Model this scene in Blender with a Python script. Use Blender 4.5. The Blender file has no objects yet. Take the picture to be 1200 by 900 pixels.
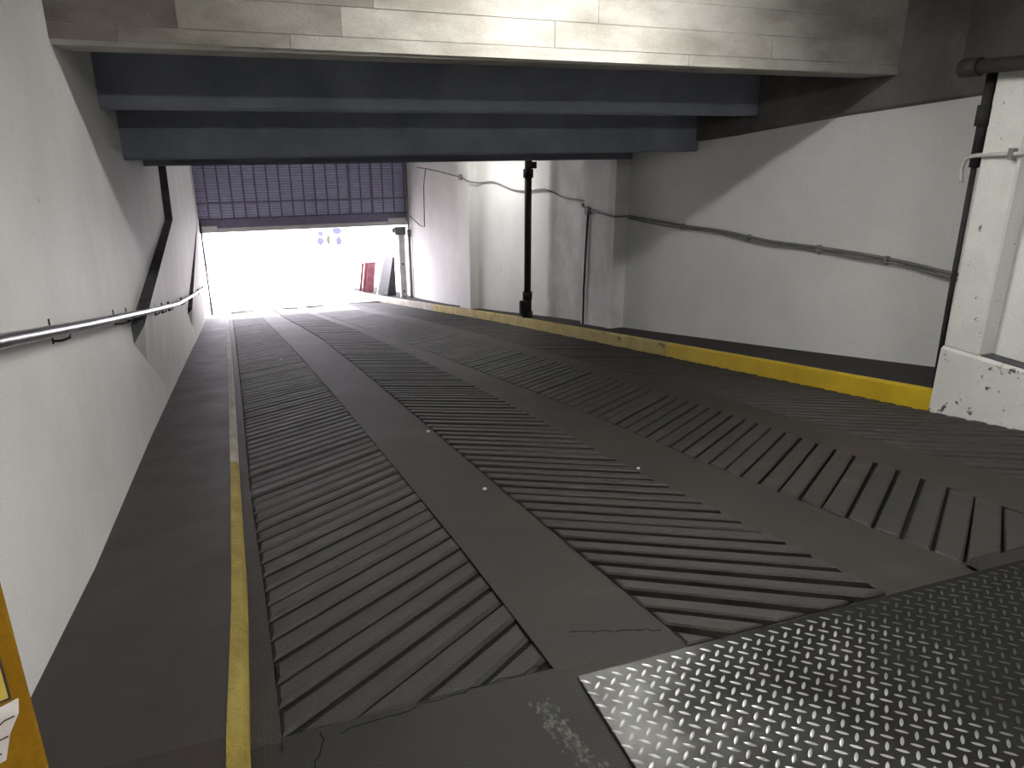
import bpy, math, random
from mathutils import Vector

R = random.Random(7)
scene = bpy.context.scene
COL = scene.collection

# ---------------------------------------------------------------- camera
cam_d = bpy.data.cameras.new('camera')
cam = bpy.data.objects.new('camera', cam_d)
COL.objects.link(cam)
F_PX, VPX, YH = 865.0, 268.0, 152.0
pitch = math.atan((450 - YH) / F_PX)
yaw = math.atan((600 - VPX) / F_PX * math.cos(pitch))
cam_d.sensor_fit = 'HORIZONTAL'
cam_d.sensor_width = 36.0
cam_d.lens = 36.0 * F_PX / 1200.0
cam_d.clip_start = 0.02
cam_d.clip_end = 300
cam.location = (0, 0, 1.5)
cam.rotation_euler = (math.pi / 2 - pitch, 0, -yaw)
scene.camera = cam

# ---------------------------------------------------------------- world, sun, exposure
SKY = 14.0
SUN = 32.0
TUBE = 190.0
world = bpy.data.worlds.new('sky')
scene.world = world
world.use_nodes = True
bg = world.node_tree.nodes['Background']
bg.inputs['Color'].default_value = (0.90, 0.88, 1.0, 1)
bg.inputs['Strength'].default_value = SKY
sun_d = bpy.data.lights.new('sun', 'SUN')
sun_d.energy = SUN
sun_d.angle = math.radians(0.6)
sun_d.color = (1.0, 0.95, 0.9)
sun = bpy.data.objects.new('sun', sun_d)
sun.rotation_euler = (math.radians(-28), math.radians(24), 0)
sun.location = (6, 30, 12)
COL.objects.link(sun)

vs = scene.view_settings
vs.view_transform = 'Standard'
vs.look = 'None'
vs.gamma = 1.0
vs.use_curve_mapping = False
vs.exposure = 0.0
scene.cycles.max_bounces = 8
scene.cycles.diffuse_bounces = 5
scene.cycles.sample_clamp_indirect = 6.0
scene.cycles.use_denoising = True


# ---------------------------------------------------------------- materials
def mat(name, c1, c2=None, rough=0.7, scale=3.0, detail=6.0, bump=0.0, bscale=40.0, spec=0.4, metal=0.0,
        lo=0.35, hi=0.65, spots=None, stretch=(1, 1, 1), rough2=None, grain=0.12):
    m = bpy.data.materials.new(name)
    m.use_nodes = True
    nt = m.node_tree
    b = nt.nodes['Principled BSDF']
    b.inputs['Roughness'].default_value = rough
    b.inputs['Metallic'].default_value = metal
    b.inputs['Specular IOR Level'].default_value = spec
    b.inputs['Base Color'].default_value = (*c1, 1)
    tc = nt.nodes.new('ShaderNodeTexCoord')
    mp = nt.nodes.new('ShaderNodeMapping')
    mp.inputs['Scale'].default_value = stretch
    nt.links.new(tc.outputs['Object'], mp.inputs['Vector'])
    out = None
    if c2 is not None:
        n = nt.nodes.new('ShaderNodeTexNoise')
        n.inputs['Scale'].default_value = scale
        n.inputs['Detail'].default_value = detail
        n.inputs['Roughness'].default_value = 0.62
        nt.links.new(mp.outputs['Vector'], n.inputs['Vector'])
        r = nt.nodes.new('ShaderNodeValToRGB')
        r.color_ramp.elements[0].position = lo
        r.color_ramp.elements[0].color = (*c1, 1)
        r.color_ramp.elements[1].position = hi
        r.color_ramp.elements[1].color = (*c2, 1)
        nt.links.new(n.outputs['Fac'], r.inputs['Fac'])
        out = r.outputs['Color']
        if rough2 is not None:
            mr = nt.nodes.new('ShaderNodeMapRange')
            mr.inputs['From Min'].default_value = lo
            mr.inputs['From Max'].default_value = hi
            mr.inputs['To Min'].default_value = rough
            mr.inputs['To Max'].default_value = rough2
            nt.links.new(n.outputs['Fac'], mr.inputs['Value'])
            nt.links.new(mr.outputs['Result'], b.inputs['Roughness'])
    if spots:
        for (sc, col, pos, wid, dt) in spots:
            n2 = nt.nodes.new('ShaderNodeTexNoise')
            n2.inputs['Scale'].default_value = sc
            n2.inputs['Detail'].default_value = dt
            n2.inputs['Roughness'].default_value = 0.7
            nt.links.new(mp.outputs['Vector'], n2.inputs['Vector'])
            r2 = nt.nodes.new('ShaderNodeMapRange')
            r2.inputs['From Min'].default_value = pos
            r2.inputs['From Max'].default_value = pos + wid
            nt.links.new(n2.outputs['Fac'], r2.inputs['Value'])
            mx = nt.nodes.new('ShaderNodeMix')
            mx.data_type = 'RGBA'
            nt.links.new(r2.outputs['Result'], mx.inputs['Factor'])
            if out:
                nt.links.new(out, mx.inputs[6])
            else:
                mx.inputs[6].default_value = (*c1, 1)
            mx.inputs[7].default_value = (*col, 1)
            out = mx.outputs[2]
    if out and bump > 0:
        ng = nt.nodes.new('ShaderNodeTexNoise')
        ng.inputs['Scale'].default_value = 160.0
        ng.inputs['Detail'].default_value = 4
        nt.links.new(tc.outputs['Object'], ng.inputs['Vector'])
        rg = nt.nodes.new('ShaderNodeMapRange')
        rg.inputs['From Min'].default_value = 0.3
        rg.inputs['From Max'].default_value = 0.7
        rg.inputs['To Min'].default_value = 1.0 - grain
        rg.inputs['To Max'].default_value = 1.0 + grain
        nt.links.new(ng.outputs['Fac'], rg.inputs['Value'])
        mg = nt.nodes.new('ShaderNodeVectorMath')
        mg.operation = 'SCALE'
        nt.links.new(out, mg.inputs[0])
        nt.links.new(rg.outputs['Result'], mg.inputs['Scale'])
        out = mg.outputs['Vector']
    if out:
        nt.links.new(out, b.inputs['Base Color'])
    if bump > 0:
        n3 = nt.nodes.new('ShaderNodeTexNoise')
        n3.inputs['Scale'].default_value = bscale
        n3.inputs['Detail'].default_value = 5
        nt.links.new(tc.outputs['Object'], n3.inputs['Vector'])
        bp = nt.nodes.new('ShaderNodeBump')
        bp.inputs['Strength'].default_value = bump
        bp.inputs['Distance'].default_value = 0.01
        nt.links.new(n3.outputs['Fac'], bp.inputs['Height'])
        nt.links.new(bp.outputs['Normal'], b.inputs['Normal'])
    return m


def emit(name, col, strength):
    m = bpy.data.materials.new(name)
    m.use_nodes = True
    b = m.node_tree.nodes['Principled BSDF']
    b.inputs['Base Color'].default_value = (0.9, 0.9, 0.9, 1)
    b.inputs['Emission Color'].default_value = (*col, 1)
    b.inputs['Emission Strength'].default_value = strength
    return m


M = {
    'white_wall': mat('white_wall', (0.71, 0.705, 0.69), (0.80, 0.795, 0.78), 0.55, 1.3, 6, 0.25, 22, 0.35,
                      spots=[(9.0, (0.40, 0.39, 0.375), 0.67, 0.05, 8)]),
    'white_wall_b': mat('white_wall_b', (0.74, 0.74, 0.72), (0.82, 0.82, 0.80), 0.6, 1.1, 6, 0.25, 30, 0.3,
                        spots=[(7.0, (0.45, 0.44, 0.41), 0.68, 0.06, 8)]),
    'stained_wall': mat('stained_wall', (0.583, 0.5775, 0.5775), (0.748, 0.7425, 0.737), 0.65, 2.2, 9, 0.3, 30, 0.3, lo=0.38, hi=0.6),
    'chipped': mat('chipped', (0.66, 0.65, 0.62), (0.78, 0.77, 0.74), 0.6, 2.0, 6, 0.5, 20, 0.3,
                   spots=[(10.0, (0.07, 0.065, 0.06), 0.59, 0.035, 9)]),
    'pilaster': mat('pilaster', (0.66, 0.65, 0.62), (0.78, 0.77, 0.74), 0.6, 2.0, 6, 0.5, 20, 0.3,
                    spots=[(17.0, (0.12, 0.11, 0.10), 0.64, 0.03, 7)]),
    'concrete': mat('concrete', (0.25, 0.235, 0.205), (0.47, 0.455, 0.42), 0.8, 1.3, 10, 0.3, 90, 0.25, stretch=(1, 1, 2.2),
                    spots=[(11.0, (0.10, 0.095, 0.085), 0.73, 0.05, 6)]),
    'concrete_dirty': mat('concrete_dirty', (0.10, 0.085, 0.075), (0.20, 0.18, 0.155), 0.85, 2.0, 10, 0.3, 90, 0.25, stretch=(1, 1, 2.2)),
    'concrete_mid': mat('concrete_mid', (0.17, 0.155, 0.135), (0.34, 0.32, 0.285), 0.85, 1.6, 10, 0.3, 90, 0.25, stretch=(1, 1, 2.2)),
    'shaded_concrete': mat('shaded_concrete', (0.19, 0.205, 0.26), (0.28, 0.30, 0.365), 0.85, 1.6, 8, 0.3, 80, 0.25),  # same concrete as the near beam, bluish shade and glare painted into its colour
    'brown_concrete': mat('brown_concrete', (0.104, 0.0984, 0.0946), (0.176, 0.1681, 0.1634), 0.85, 2.2, 9, 0.5, 25, 0.25),
    'dark_brown_concrete': mat('dark_brown_concrete', (0.03, 0.029, 0.028), (0.06, 0.057, 0.053), 0.9, 2.2, 9, 0.5, 25, 0.2),  # darkest brown concrete, for the edge beam above the pilaster
    'ceiling': mat('ceiling', (0.22, 0.22, 0.21), (0.30, 0.30, 0.29), 0.85, 1.4, 6, 0.3, 20, 0.25),
    'road': mat('road', (0.0068, 0.006072, 0.004971), (0.02176, 0.01918, 0.0155), 0.5, 2.2, 12, 0.25, 180, 0.4, rough2=0.75, lo=0.3, hi=0.7, grain=0.35,
                spots=[(5.0, (0.0306, 0.02685, 0.02164), 0.63, 0.12, 10)]),
    'groove': mat('groove', (0.0078, 0.007475, 0.006825), (0.01365, 0.013, 0.0117), 0.9, 5.0, 8, 0.5, 70, 0.2),
    'rib': mat('rib', (0.01014, 0.009068, 0.007714), (0.02808, 0.02466, 0.02046), 0.5, 7.0, 12, 0.3, 160, 0.45, rough2=0.7, lo=0.3, hi=0.7, grain=0.35,
               spots=[(2.6, (0.039, 0.03192, 0.02549), 0.58, 0.14, 10)]),
    'track': mat('track', (0.009677, 0.008026, 0.006125), (0.02258, 0.018, 0.01309), 0.6, 2.0, 12, 0.25, 180, 0.42, rough2=0.7, lo=0.3, hi=0.7, grain=0.35,
                 spots=[(1.1, (0.03763, 0.02675, 0.0169), 0.53, 0.2, 10), (6.0, (0.04032, 0.0321, 0.02323), 0.64, 0.1, 10)]),
    'gutter': mat('gutter', (0.0099, 0.008197, 0.006224), (0.02772, 0.02125, 0.01515), 0.6, 4, 12, 0.3, 160, 0.35, lo=0.3, hi=0.7, grain=0.35),
    'walk': mat('walk', (0.01716, 0.01336, 0.01158), (0.033, 0.02497, 0.02162), 0.46, 2.4, 12, 0.22, 190, 0.45, rough2=0.66, lo=0.3, hi=0.7, grain=0.3,
                spots=[(14.0, (0.00792, 0.006389, 0.005148), 0.68, 0.03, 5)]),
    'walk_right': mat('walk_right', (0.014, 0.0126, 0.01155), (0.0252, 0.0224, 0.0203), 0.75, 4, 9, 0.4, 60, 0.3),
    'yellow_old': mat('yellow_old', (0.21, 0.15, 0.02625), (0.345, 0.27, 0.06375), 0.65, 6, 10, 0.6, 50, 0.3, stretch=(1, 0.6, 1),
                      spots=[(10, (0.0525, 0.045, 0.03), 0.63, 0.06, 9)]),
    'pale_edge': mat('pale_edge', (0.30, 0.26, 0.20), (0.44, 0.40, 0.34), 0.6, 5, 10, 0.6, 50, 0.35, stretch=(1, 0.6, 1),
                     spots=[(7, (0.10, 0.085, 0.07), 0.60, 0.08, 9)]),
    'yellow_new': mat('yellow_new', (0.50, 0.335, 0.012), (0.62, 0.44, 0.02), 0.5, 3, 8, 0.35, 40, 0.4,
                      spots=[(9, (0.12, 0.09, 0.02), 0.68, 0.05, 9)]),
    'yellow_worn': mat('yellow_worn', (0.40, 0.28, 0.04), (0.50, 0.40, 0.13), 0.6, 3, 9, 0.5, 40, 0.35,
                       spots=[(5, (0.12, 0.09, 0.035), 0.57, 0.1, 10)]),
    'cabinet_yellow': mat('cabinet_yellow', (0.198, 0.09216, 0.00192), (0.2244, 0.1123, 0.00288), 0.42, 6, 6, 0.1, 60, 0.5),
    'dark_ledge': mat('dark_ledge', (0.06, 0.057, 0.065), (0.11, 0.105, 0.115), 0.9, 8, 8, 0.3, 40, 0.2),
    'steel_rail': mat('steel_rail', (0.62, 0.62, 0.62), (0.5, 0.5, 0.5), 0.28, 30, 4, 0, 1, 0.5, metal=1.0),
    'black_iron': mat('black_iron', (0.014, 0.013, 0.013), (0.026, 0.024, 0.024), 0.75, 12, 6, 0.3, 40, 0.4),
    'plate': mat('plate', (0.0675, 0.0675, 0.065), (0.0425, 0.0415, 0.04), 0.40, 5, 10, 0, 60, 0.5, metal=1.0, rough2=0.46),
    'tread': mat('tread', (0.68, 0.68, 0.664), (0.576, 0.576, 0.56), 0.30, 20, 4, 0, 1, 0.5, metal=1.0),
    'gate_slat': mat('gate_slat', (0.4928, 0.484, 0.697), (0.5808, 0.572, 0.7938), 0.5, 6, 6, 0, 1, 0.4),
    'gate_dark': mat('gate_dark', (0.16, 0.15, 0.23), (0.21, 0.20, 0.29), 0.5, 6, 6, 0, 1, 0.4),
    'painted_steel': mat('painted_steel', (0.58, 0.56, 0.55), (0.66, 0.65, 0.63), 0.5, 6, 6, 0.1, 40, 0.4),
    'cable_grey': mat('cable_grey', (0.16, 0.155, 0.15), (0.24, 0.235, 0.225), 0.6, 12, 5, 0, 1, 0.4),
    'conduit_white': mat('conduit_white', (0.45, 0.44, 0.42), (0.56, 0.55, 0.53), 0.45, 12, 5, 0, 1, 0.4),
    'paper': mat('paper', (0.55, 0.50, 0.47), (0.66, 0.62, 0.59), 0.7, 20, 5),
    'sticker': mat('sticker', (0.48, 0.33, 0.05), (0.55, 0.40, 0.09), 0.5, 20, 5),
    'ink': mat('ink', (0.03, 0.025, 0.02), None, 0.6),
    'street': mat('street', (0.34, 0.315, 0.315), (0.46, 0.425, 0.42), 0.85, 2, 8, 0.4, 40, 0.3),
    'facade': mat('facade', (0.78, 0.78, 0.78), (0.84, 0.84, 0.84), 0.8, 1, 5),
    'board_white': mat('board_white', (0.75, 0.75, 0.75), (0.8, 0.8, 0.8), 0.6, 5, 4),
    'board_red': mat('board_red', (0.13, 0.035, 0.045), (0.20, 0.065, 0.075), 0.6, 8, 6),
    'board_dark': mat('board_dark', (0.03, 0.03, 0.032), (0.05, 0.05, 0.05), 0.7, 8, 6),
    'banner_white': mat('banner_white', (0.75, 0.75, 0.78), None, 0.8),
    'banner_blue': mat('banner_blue', (0.10, 0.105, 0.16), (0.14, 0.145, 0.20), 0.8, 20, 4),
    'banner_green': mat('banner_green', (0.10, 0.13, 0.07), None, 0.8),
    'fixture': mat('fixture', (0.6, 0.6, 0.6), None, 0.5),
    'tube': emit('tube', (1.0, 0.985, 0.94), TUBE),
    'crumb': mat('crumb', (0.6, 0.6, 0.58), None, 0.7),
    'crack': mat('crack', (0.008, 0.008, 0.008), None, 0.95, spec=0.1),
    'salt': mat('salt', (0.119, 0.1155, 0.1085), (0.042, 0.0399, 0.0371), 0.8, 45, 8, 0.4, 80, 0.3, lo=0.4, hi=0.55),
}


def dirt_and_shade(m, x0, x1, col):
    """oily dirt and a dark reflection painted over one side of the plate, with a ragged border"""
    nt = m.node_tree
    b = nt.nodes['Principled BSDF']
    ge = nt.nodes.new('ShaderNodeNewGeometry')
    sx = nt.nodes.new('ShaderNodeSeparateXYZ')
    nt.links.new(ge.outputs['Position'], sx.inputs['Vector'])
    nz = nt.nodes.new('ShaderNodeTexNoise')
    nz.inputs['Scale'].default_value = 4.0
    nz.inputs['Detail'].default_value = 9
    nt.links.new(ge.outputs['Position'], nz.inputs['Vector'])
    ad = nt.nodes.new('ShaderNodeMath')
    ad.operation = 'MULTIPLY_ADD'
    nt.links.new(nz.outputs['Fac'], ad.inputs[0])
    ad.inputs[1].default_value = 1.1
    nt.links.new(sx.outputs['X'], ad.inputs[2])
    mr = nt.nodes.new('ShaderNodeMapRange')
    mr.inputs['From Min'].default_value = x0 + 0.55
    mr.inputs['From Max'].default_value = x1 + 0.55
    mr.inputs['To Max'].default_value = 0.94
    nt.links.new(ad.outputs[0], mr.inputs['Value'])
    mx = nt.nodes.new('ShaderNodeMix')
    mx.data_type = 'RGBA'
    nt.links.new(mr.outputs['Result'], mx.inputs['Factor'])
    nt.links.new(b.inputs['Base Color'].links[0].from_socket, mx.inputs[6])
    mx.inputs[7].default_value = (*col, 1)
    nt.links.new(mx.outputs[2], b.inputs['Base Color'])
    iv = nt.nodes.new('ShaderNodeMath')
    iv.operation = 'SUBTRACT'
    iv.inputs[0].default_value = 1.0
    nt.links.new(mr.outputs['Result'], iv.inputs[1])
    nt.links.new(iv.outputs[0], b.inputs['Metallic'])
    b.inputs['Specular IOR Level'].default_value = 0.2
    rm = nt.nodes.new('ShaderNodeMix')
    rm.data_type = 'FLOAT'
    nt.links.new(mr.outputs['Result'], rm.inputs[0])
    rs_ = b.inputs['Roughness']
    if rs_.links:
        nt.links.new(rs_.links[0].from_socket, rm.inputs[2])
    else:
        rm.inputs[2].default_value = rs_.default_value
    rm.inputs[3].default_value = 0.85
    nt.links.new(rm.outputs[0], rs_)


dirt_and_shade(M['plate'], 0.95, 1.5, (0.006, 0.0056, 0.005))  # right side darkened: dirt plus the dim ceiling's reflection, painted in
dirt_and_shade(M['tread'], 1.1, 1.8, (0.008, 0.0075, 0.007))


# ---------------------------------------------------------------- mesh helpers
def tag(o, label=None, cat=None, group=None, kind=None):
    if label: o['label'] = label
    if cat: o['category'] = cat
    if group: o['group'] = group
    if kind: o['kind'] = kind
    return o


def obj(name, verts, faces, m, parent=None, smooth=False):
    me = bpy.data.meshes.new(name)
    me.from_pydata([tuple(v) for v in verts], [], faces)
    me.validate()
    me.update()
    if m is not None:
        me.materials.append(M[m] if isinstance(m, str) else m)
    if smooth:
        me.shade_smooth()
    o = bpy.data.objects.new(name, me)
    COL.objects.link(o)
    if parent is not None:
        o.parent = parent
        o.matrix_parent_inverse = parent.matrix_basis.inverted()
    return o


def empty(name, loc=(0, 0, 0)):
    o = bpy.data.objects.new(name, None)
    o.location = loc
    o.empty_display_size = 0.1
    COL.objects.link(o)
    return o


class MB:
    def __init__(s):
        s.v, s.f = [], []

    def add(s, verts, faces):
        k = len(s.v)
        s.v += [tuple(v) for v in verts]
        s.f += [tuple(i + k for i in f) for f in faces]
        return s

    def box(s, x0, x1, y0, y1, z0, z1):
        return s.add([(x0, y0, z0), (x1, y0, z0), (x1, y1, z0), (x0, y1, z0),
                      (x0, y0, z1), (x1, y0, z1), (x1, y1, z1), (x0, y1, z1)],
                     [(0, 3, 2, 1), (4, 5, 6, 7), (0, 1, 5, 4), (1, 2, 6, 5), (2, 3, 7, 6), (3, 0, 4, 7)])

    def bevel_box(s, x0, x1, y0, y1, z0, z1, b):
        """box with chamfered edges (24 verts)"""
        vs_, fs_ = [], []
        xs, ys, zs = (x0, x1), (y0, y1), (z0, z1)
        idx = {}
        for i in (0, 1):
            for j in (0, 1):
                for k in (0, 1):
                    sx, sy, sz = (1 if i == 0 else -1), (1 if j == 0 else -1), (1 if k == 0 else -1)
                    for ax in range(3):
                        p = [xs[i], ys[j], zs[k]]
                        for a2, sg in enumerate((sx, sy, sz)):
                            if a2 != ax:
                                p[a2] += sg * b
                        idx[(i, j, k, ax)] = len(vs_)
                        vs_.append(tuple(p))
        for ax in range(3):
            for side in (0, 1):
                c = []
                for (p, q) in ((0, 0), (1, 0), (1, 1), (0, 1)):
                    t = [0, 0, 0]
                    t[ax] = side
                    t[(ax + 1) % 3] = p
                    t[(ax + 2) % 3] = q
                    c.append(idx[(t[0], t[1], t[2], ax)])
                fs_.append(tuple(c if side else c[::-1]))
        for ax in range(3):
            a, b2 = (ax + 1) % 3, (ax + 2) % 3
            for p in (0, 1):
                for q in (0, 1):
                    t0, t1 = [0, 0, 0], [0, 0, 0]
                    t0[a] = t1[a] = p
                    t0[b2] = t1[b2] = q
                    t1[ax] = 1
                    fs_.append((idx[(*t0, a)], idx[(*t1, a)], idx[(*t1, b2)], idx[(*t0, b2)]))
        for i in (0, 1):
            for j in (0, 1):
                for k in (0, 1):
                    fs_.append((idx[(i, j, k, 0)], idx[(i, j, k, 1)], idx[(i, j, k, 2)]))
        return s.add(vs_, fs_)

    def tube(s, pts, r, n=10, cap=True):
        pts = [Vector(p) for p in pts]
        rs = r if isinstance(r, (list, tuple)) else [r] * len(pts)
        rings = []
        up = Vector((0, 0, 1))
        for i, p in enumerate(pts):
            a = pts[max(i - 1, 0)]
            b = pts[min(i + 1, len(pts) - 1)]
            d = (b - a).normalized()
            u = up if abs(d.dot(up)) < 0.95 else Vector((1, 0, 0))
            e1 = d.cross(u).normalized()
            e2 = e1.cross(d).normalized()
            rings.append([p + (e1 * math.cos(t) + e2 * math.sin(t)) * rs[i]
                          for t in [2 * math.pi * k / n for k in range(n)]])
        vs_ = [v for ring in rings for v in ring]
        fs_ = []
        for i in range(len(pts) - 1):
            for k in range(n):
                a, b = i * n + k, i * n + (k + 1) % n
                fs_.append((a, b, b + n, a + n))
        if cap:
            fs_.append(tuple(range(n))[::-1])
            fs_.append(tuple(range((len(pts) - 1) * n, len(pts) * n)))
        return s.add(vs_, fs_)

    def build(s, name, m, parent=None, smooth=False):
        o = obj(name, s.v, s.f, m, parent, False)
        import bmesh
        bm = bmesh.new()
        bm.from_mesh(o.data)
        bmesh.ops.recalc_face_normals(bm, faces=bm.faces)
        bm.to_mesh(o.data)
        bm.free()
        if smooth:
            for p in o.data.polygons:
                p.use_smooth = len(p.vertices) == 4
        return o


def interp(tab, y):
    if y <= tab[0][0]: return tab[0][1]
    for (a, va), (b, vb) in zip(tab, tab[1:]):
        if y <= b:
            return va + (vb - va) * (y - a) / (b - a)
    return tab[-1][1]


def loft(name, ys, sec, m, parent=None, mb=None):
    """closed cross-sections sec(y) -> [(x, z), ...] swept along y, as one solid"""
    mb = mb or MB()
    vs_, n = [], None
    for y in ys:
        c = sec(y)
        n = len(c)
        vs_ += [(x, y, z) for x, z in c]
    fs_ = []
    for i in range(len(ys) - 1):
        for k in range(n):
            a, b = i * n + k, i * n + (k + 1) % n
            fs_.append((a, b, b + n, a + n))
    fs_.append(tuple(range(n)))
    fs_.append(tuple(range((len(ys) - 1) * n, len(ys) * n))[::-1])
    mb.add(vs_, fs_)
    return mb.build(name, m, parent) if name else mb


def frange(a, b, step):
    n = max(1, int(math.ceil((b - a) / step)))
    return [a + (b - a) * i / n for i in range(n + 1)]


# ---------------------------------------------------------------- site layout (metres; x right, y down the ramp, z up)
Y_CREST, SLOPE, Y_GATE = 1.582, 0.165, 18.7


def zr(y):
    if y <= 1.62: return 0.0
    z = -SLOPE * (min(y, 15.0) - 1.62)
    if y > 15.0:
        t = min(y, 23.0) - 15.0
        z -= SLOPE * t - SLOPE * t * t / 32.0
    if y > 23.0:
        z -= (min(y, 27.0) - 23.0) * SLOPE * 0.25
    return z


XL = [(-6, -0.70), (3, -0.70), (5.3, -0.76), (10.3, -0.85), (18.7, -0.97), (30, -1.15)]        # left wall face
CL = [(-6, -0.175), (2.4, -0.175), (4, -0.205), (7, -0.275), (12.3, -0.41), (17.7, -0.54), (22, -0.66)]   # walkway edge
CB = [(-6, -0.115), (2.5, -0.125), (4.2, -0.165), (6.5, -0.21), (12.8, -0.36), (18.3, -0.485), (22, -0.6)]  # curb foot
S1L = [(1.6, -0.045), (2.5, -0.065), (3.9, -0.11), (6.4, -0.155), (12.7, -0.285), (18.5, -0.42), (22, -0.55)]
S1R = [(1.6, 0.725), (2.7, 0.725), (4.6, 0.69), (7.3, 0.63), (11.3, 0.51), (15, 0.38), (18.5, 0.22), (22, 0.0)]
S2L = [(1.6, 1.15), (3.1, 1.13), (5, 1.12), (7.1, 1.11), (11.7, 1.04), (15, 0.87), (18.4, 0.62), (22, 0.3)]
S2R = [(1.6, 1.93), (3, 1.885), (6.1, 1.88), (8, 1.86), (12.8, 1.73), (16, 1.49), (18.5, 1.23), (22, 0.85)]
S3L = [(1.6, 2.36), (2.8, 2.29), (4, 2.28), (5.5, 2.25), (7.4, 2.17), (11, 2.03), (15, 1.76), (18.1, 1.5), (22, 1.1)]
S3R = [(1.6, 2.97), (2.3, 3.03), (4, 3.10), (6, 3.09), (9.8, 3.0), (15.4, 2.76), (18.6, 2.30), (22, 1.9)]
S4L = [(1.6, 3.39), (3, 3.39), (5, 3.40), (8, 3.33), (10.7, 3.27), (15, 3.12), (18.7, 2.72), (22, 2.3)]
CR = [(1.0, 4.25), (3.4, 4.26), (5.4, 4.24), (7.5, 4.21), (11.5, 4.14), (14, 4.02), (16.5, 3.82), (18, 3.58), (19.5, 3.28), (22, 2.75)]  # right curb foot
XR = [(3.3, 5.07), (5.8, 4.82), (8.4, 4.63), (10.3, 4.60), (13.4, 4.29), (14, 4.25), (18.7, 3.99), (30, 3.5)]  # right wall face
WALK_L, WALK_R = 0.06, 0.145
CH = 0.018          # depth of the grooves below the smooth strips

# ---------------------------------------------------------------- setting: floors
ysr = [Y_CREST] + frange(1.62, 23.0, 0.5)
floor = MB().box(-0.7, 4.37, -5.5, Y_CREST, -0.30, 0.0).build('floor', 'road')
tag(floor, 'dark worn concrete landing at the head of the ramp', 'floor', kind='structure')

ramp = loft('ramp', ysr, lambda y: [(interp(XL, y) - 0.02, zr(y) - 0.35), (interp(XR, y) if y > 3.42 else 4.4, zr(y) - 0.35),
                                    (interp(XR, y) if y > 3.42 else 4.4, zr(y) - CH), (interp(XL, y) - 0.02, zr(y) - CH)], 'groove')
tag(ramp, 'dark ribbed concrete ramp sloping down to the bright gate', 'ramp', kind='structure')


def strip(name, a, b, m, parent, h=0.0, y1=23.0):
    return loft(name, [Y_CREST] + frange(1.62, y1, 0.5),
                lambda y: [(interp(a, y), zr(y) - CH - 0.01), (interp(b, y), zr(y) - CH - 0.01),
                           (interp(b, y), zr(y) + h), (interp(a, y), zr(y) + h)], m, parent)


strip('gutter_strip', CB, S1L, 'gutter', ramp)
strip('track_strip', S1R, S2L, 'track', ramp)
strip('track_strip', S2R, S3L, 'track', ramp)
strip('track_strip', S3R, S4L, 'track', ramp)
MB().box(-0.05, 0.73, Y_CREST - 0.001, Y_CREST + 0.052, -0.06, 0.0).build('edge_strip', 'road', ramp)
MB().box(2.34, 3.0, Y_CREST - 0.001, Y_CREST + 0.057, -0.06, 0.0).build('edge_strip', 'road', ramp)


# ---- ribs: herringbone bars lying across the four sunken strips
def clip(poly, y0):
    out = []
    for i in range(len(poly)):
        p, q = poly[i], poly[(i + 1) % len(poly)]
        if p[1] >= y0: out.append(p)
        if (p[1] < y0) != (q[1] < y0):
            t = (y0 - p[1]) / (q[1] - p[1])
            out.append((p[0] + (q[0] - p[0]) * t, y0))
    return out


def inset(poly, d):
    n = len(poly)
    cx = sum(p[0] for p in poly) / n
    cy = sum(p[1] for p in poly) / n
    res = []
    for i in range(n):
        p0, p1, p2 = Vector(poly[i - 1]), Vector(poly[i]), Vector(poly[(i + 1) % n])
        e1, e2 = (p1 - p0).normalized(), (p2 - p1).normalized()
        n1, n2 = Vector((-e1.y, e1.x)), Vector((-e2.y, e2.x))
        c = Vector((cx, cy))
        if n1.dot(c - p1) < 0: n1 = -n1
        if n2.dot(c - p1) < 0: n2 = -n2
        k = 1.0 + n1.dot(n2)
        res.append(tuple(p1 + (n1 + n2) * (d / max(k, 0.35))))
    return res


def rib_shape(poly, h, hi_first, bev):
    n = len(poly)
    top = inset(poly, bev)
    v = [(x, y, zr(y) - CH - 0.004) for x, y in poly]
    v += [(x, y, zr(y) + h - bev * 0.9) for x, y in poly]
    v += [(x, y, zr(y) + h) for x, y in top]
    f = [tuple(range(n))[::-1], tuple(range(2 * n, 3 * n))]
    for L in (0, 1):
        for k in range(n):
            a, b = L * n + k, L * n + (k + 1) % n
            f.append((a, b, b + n, a + n))
    return v, f


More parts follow.
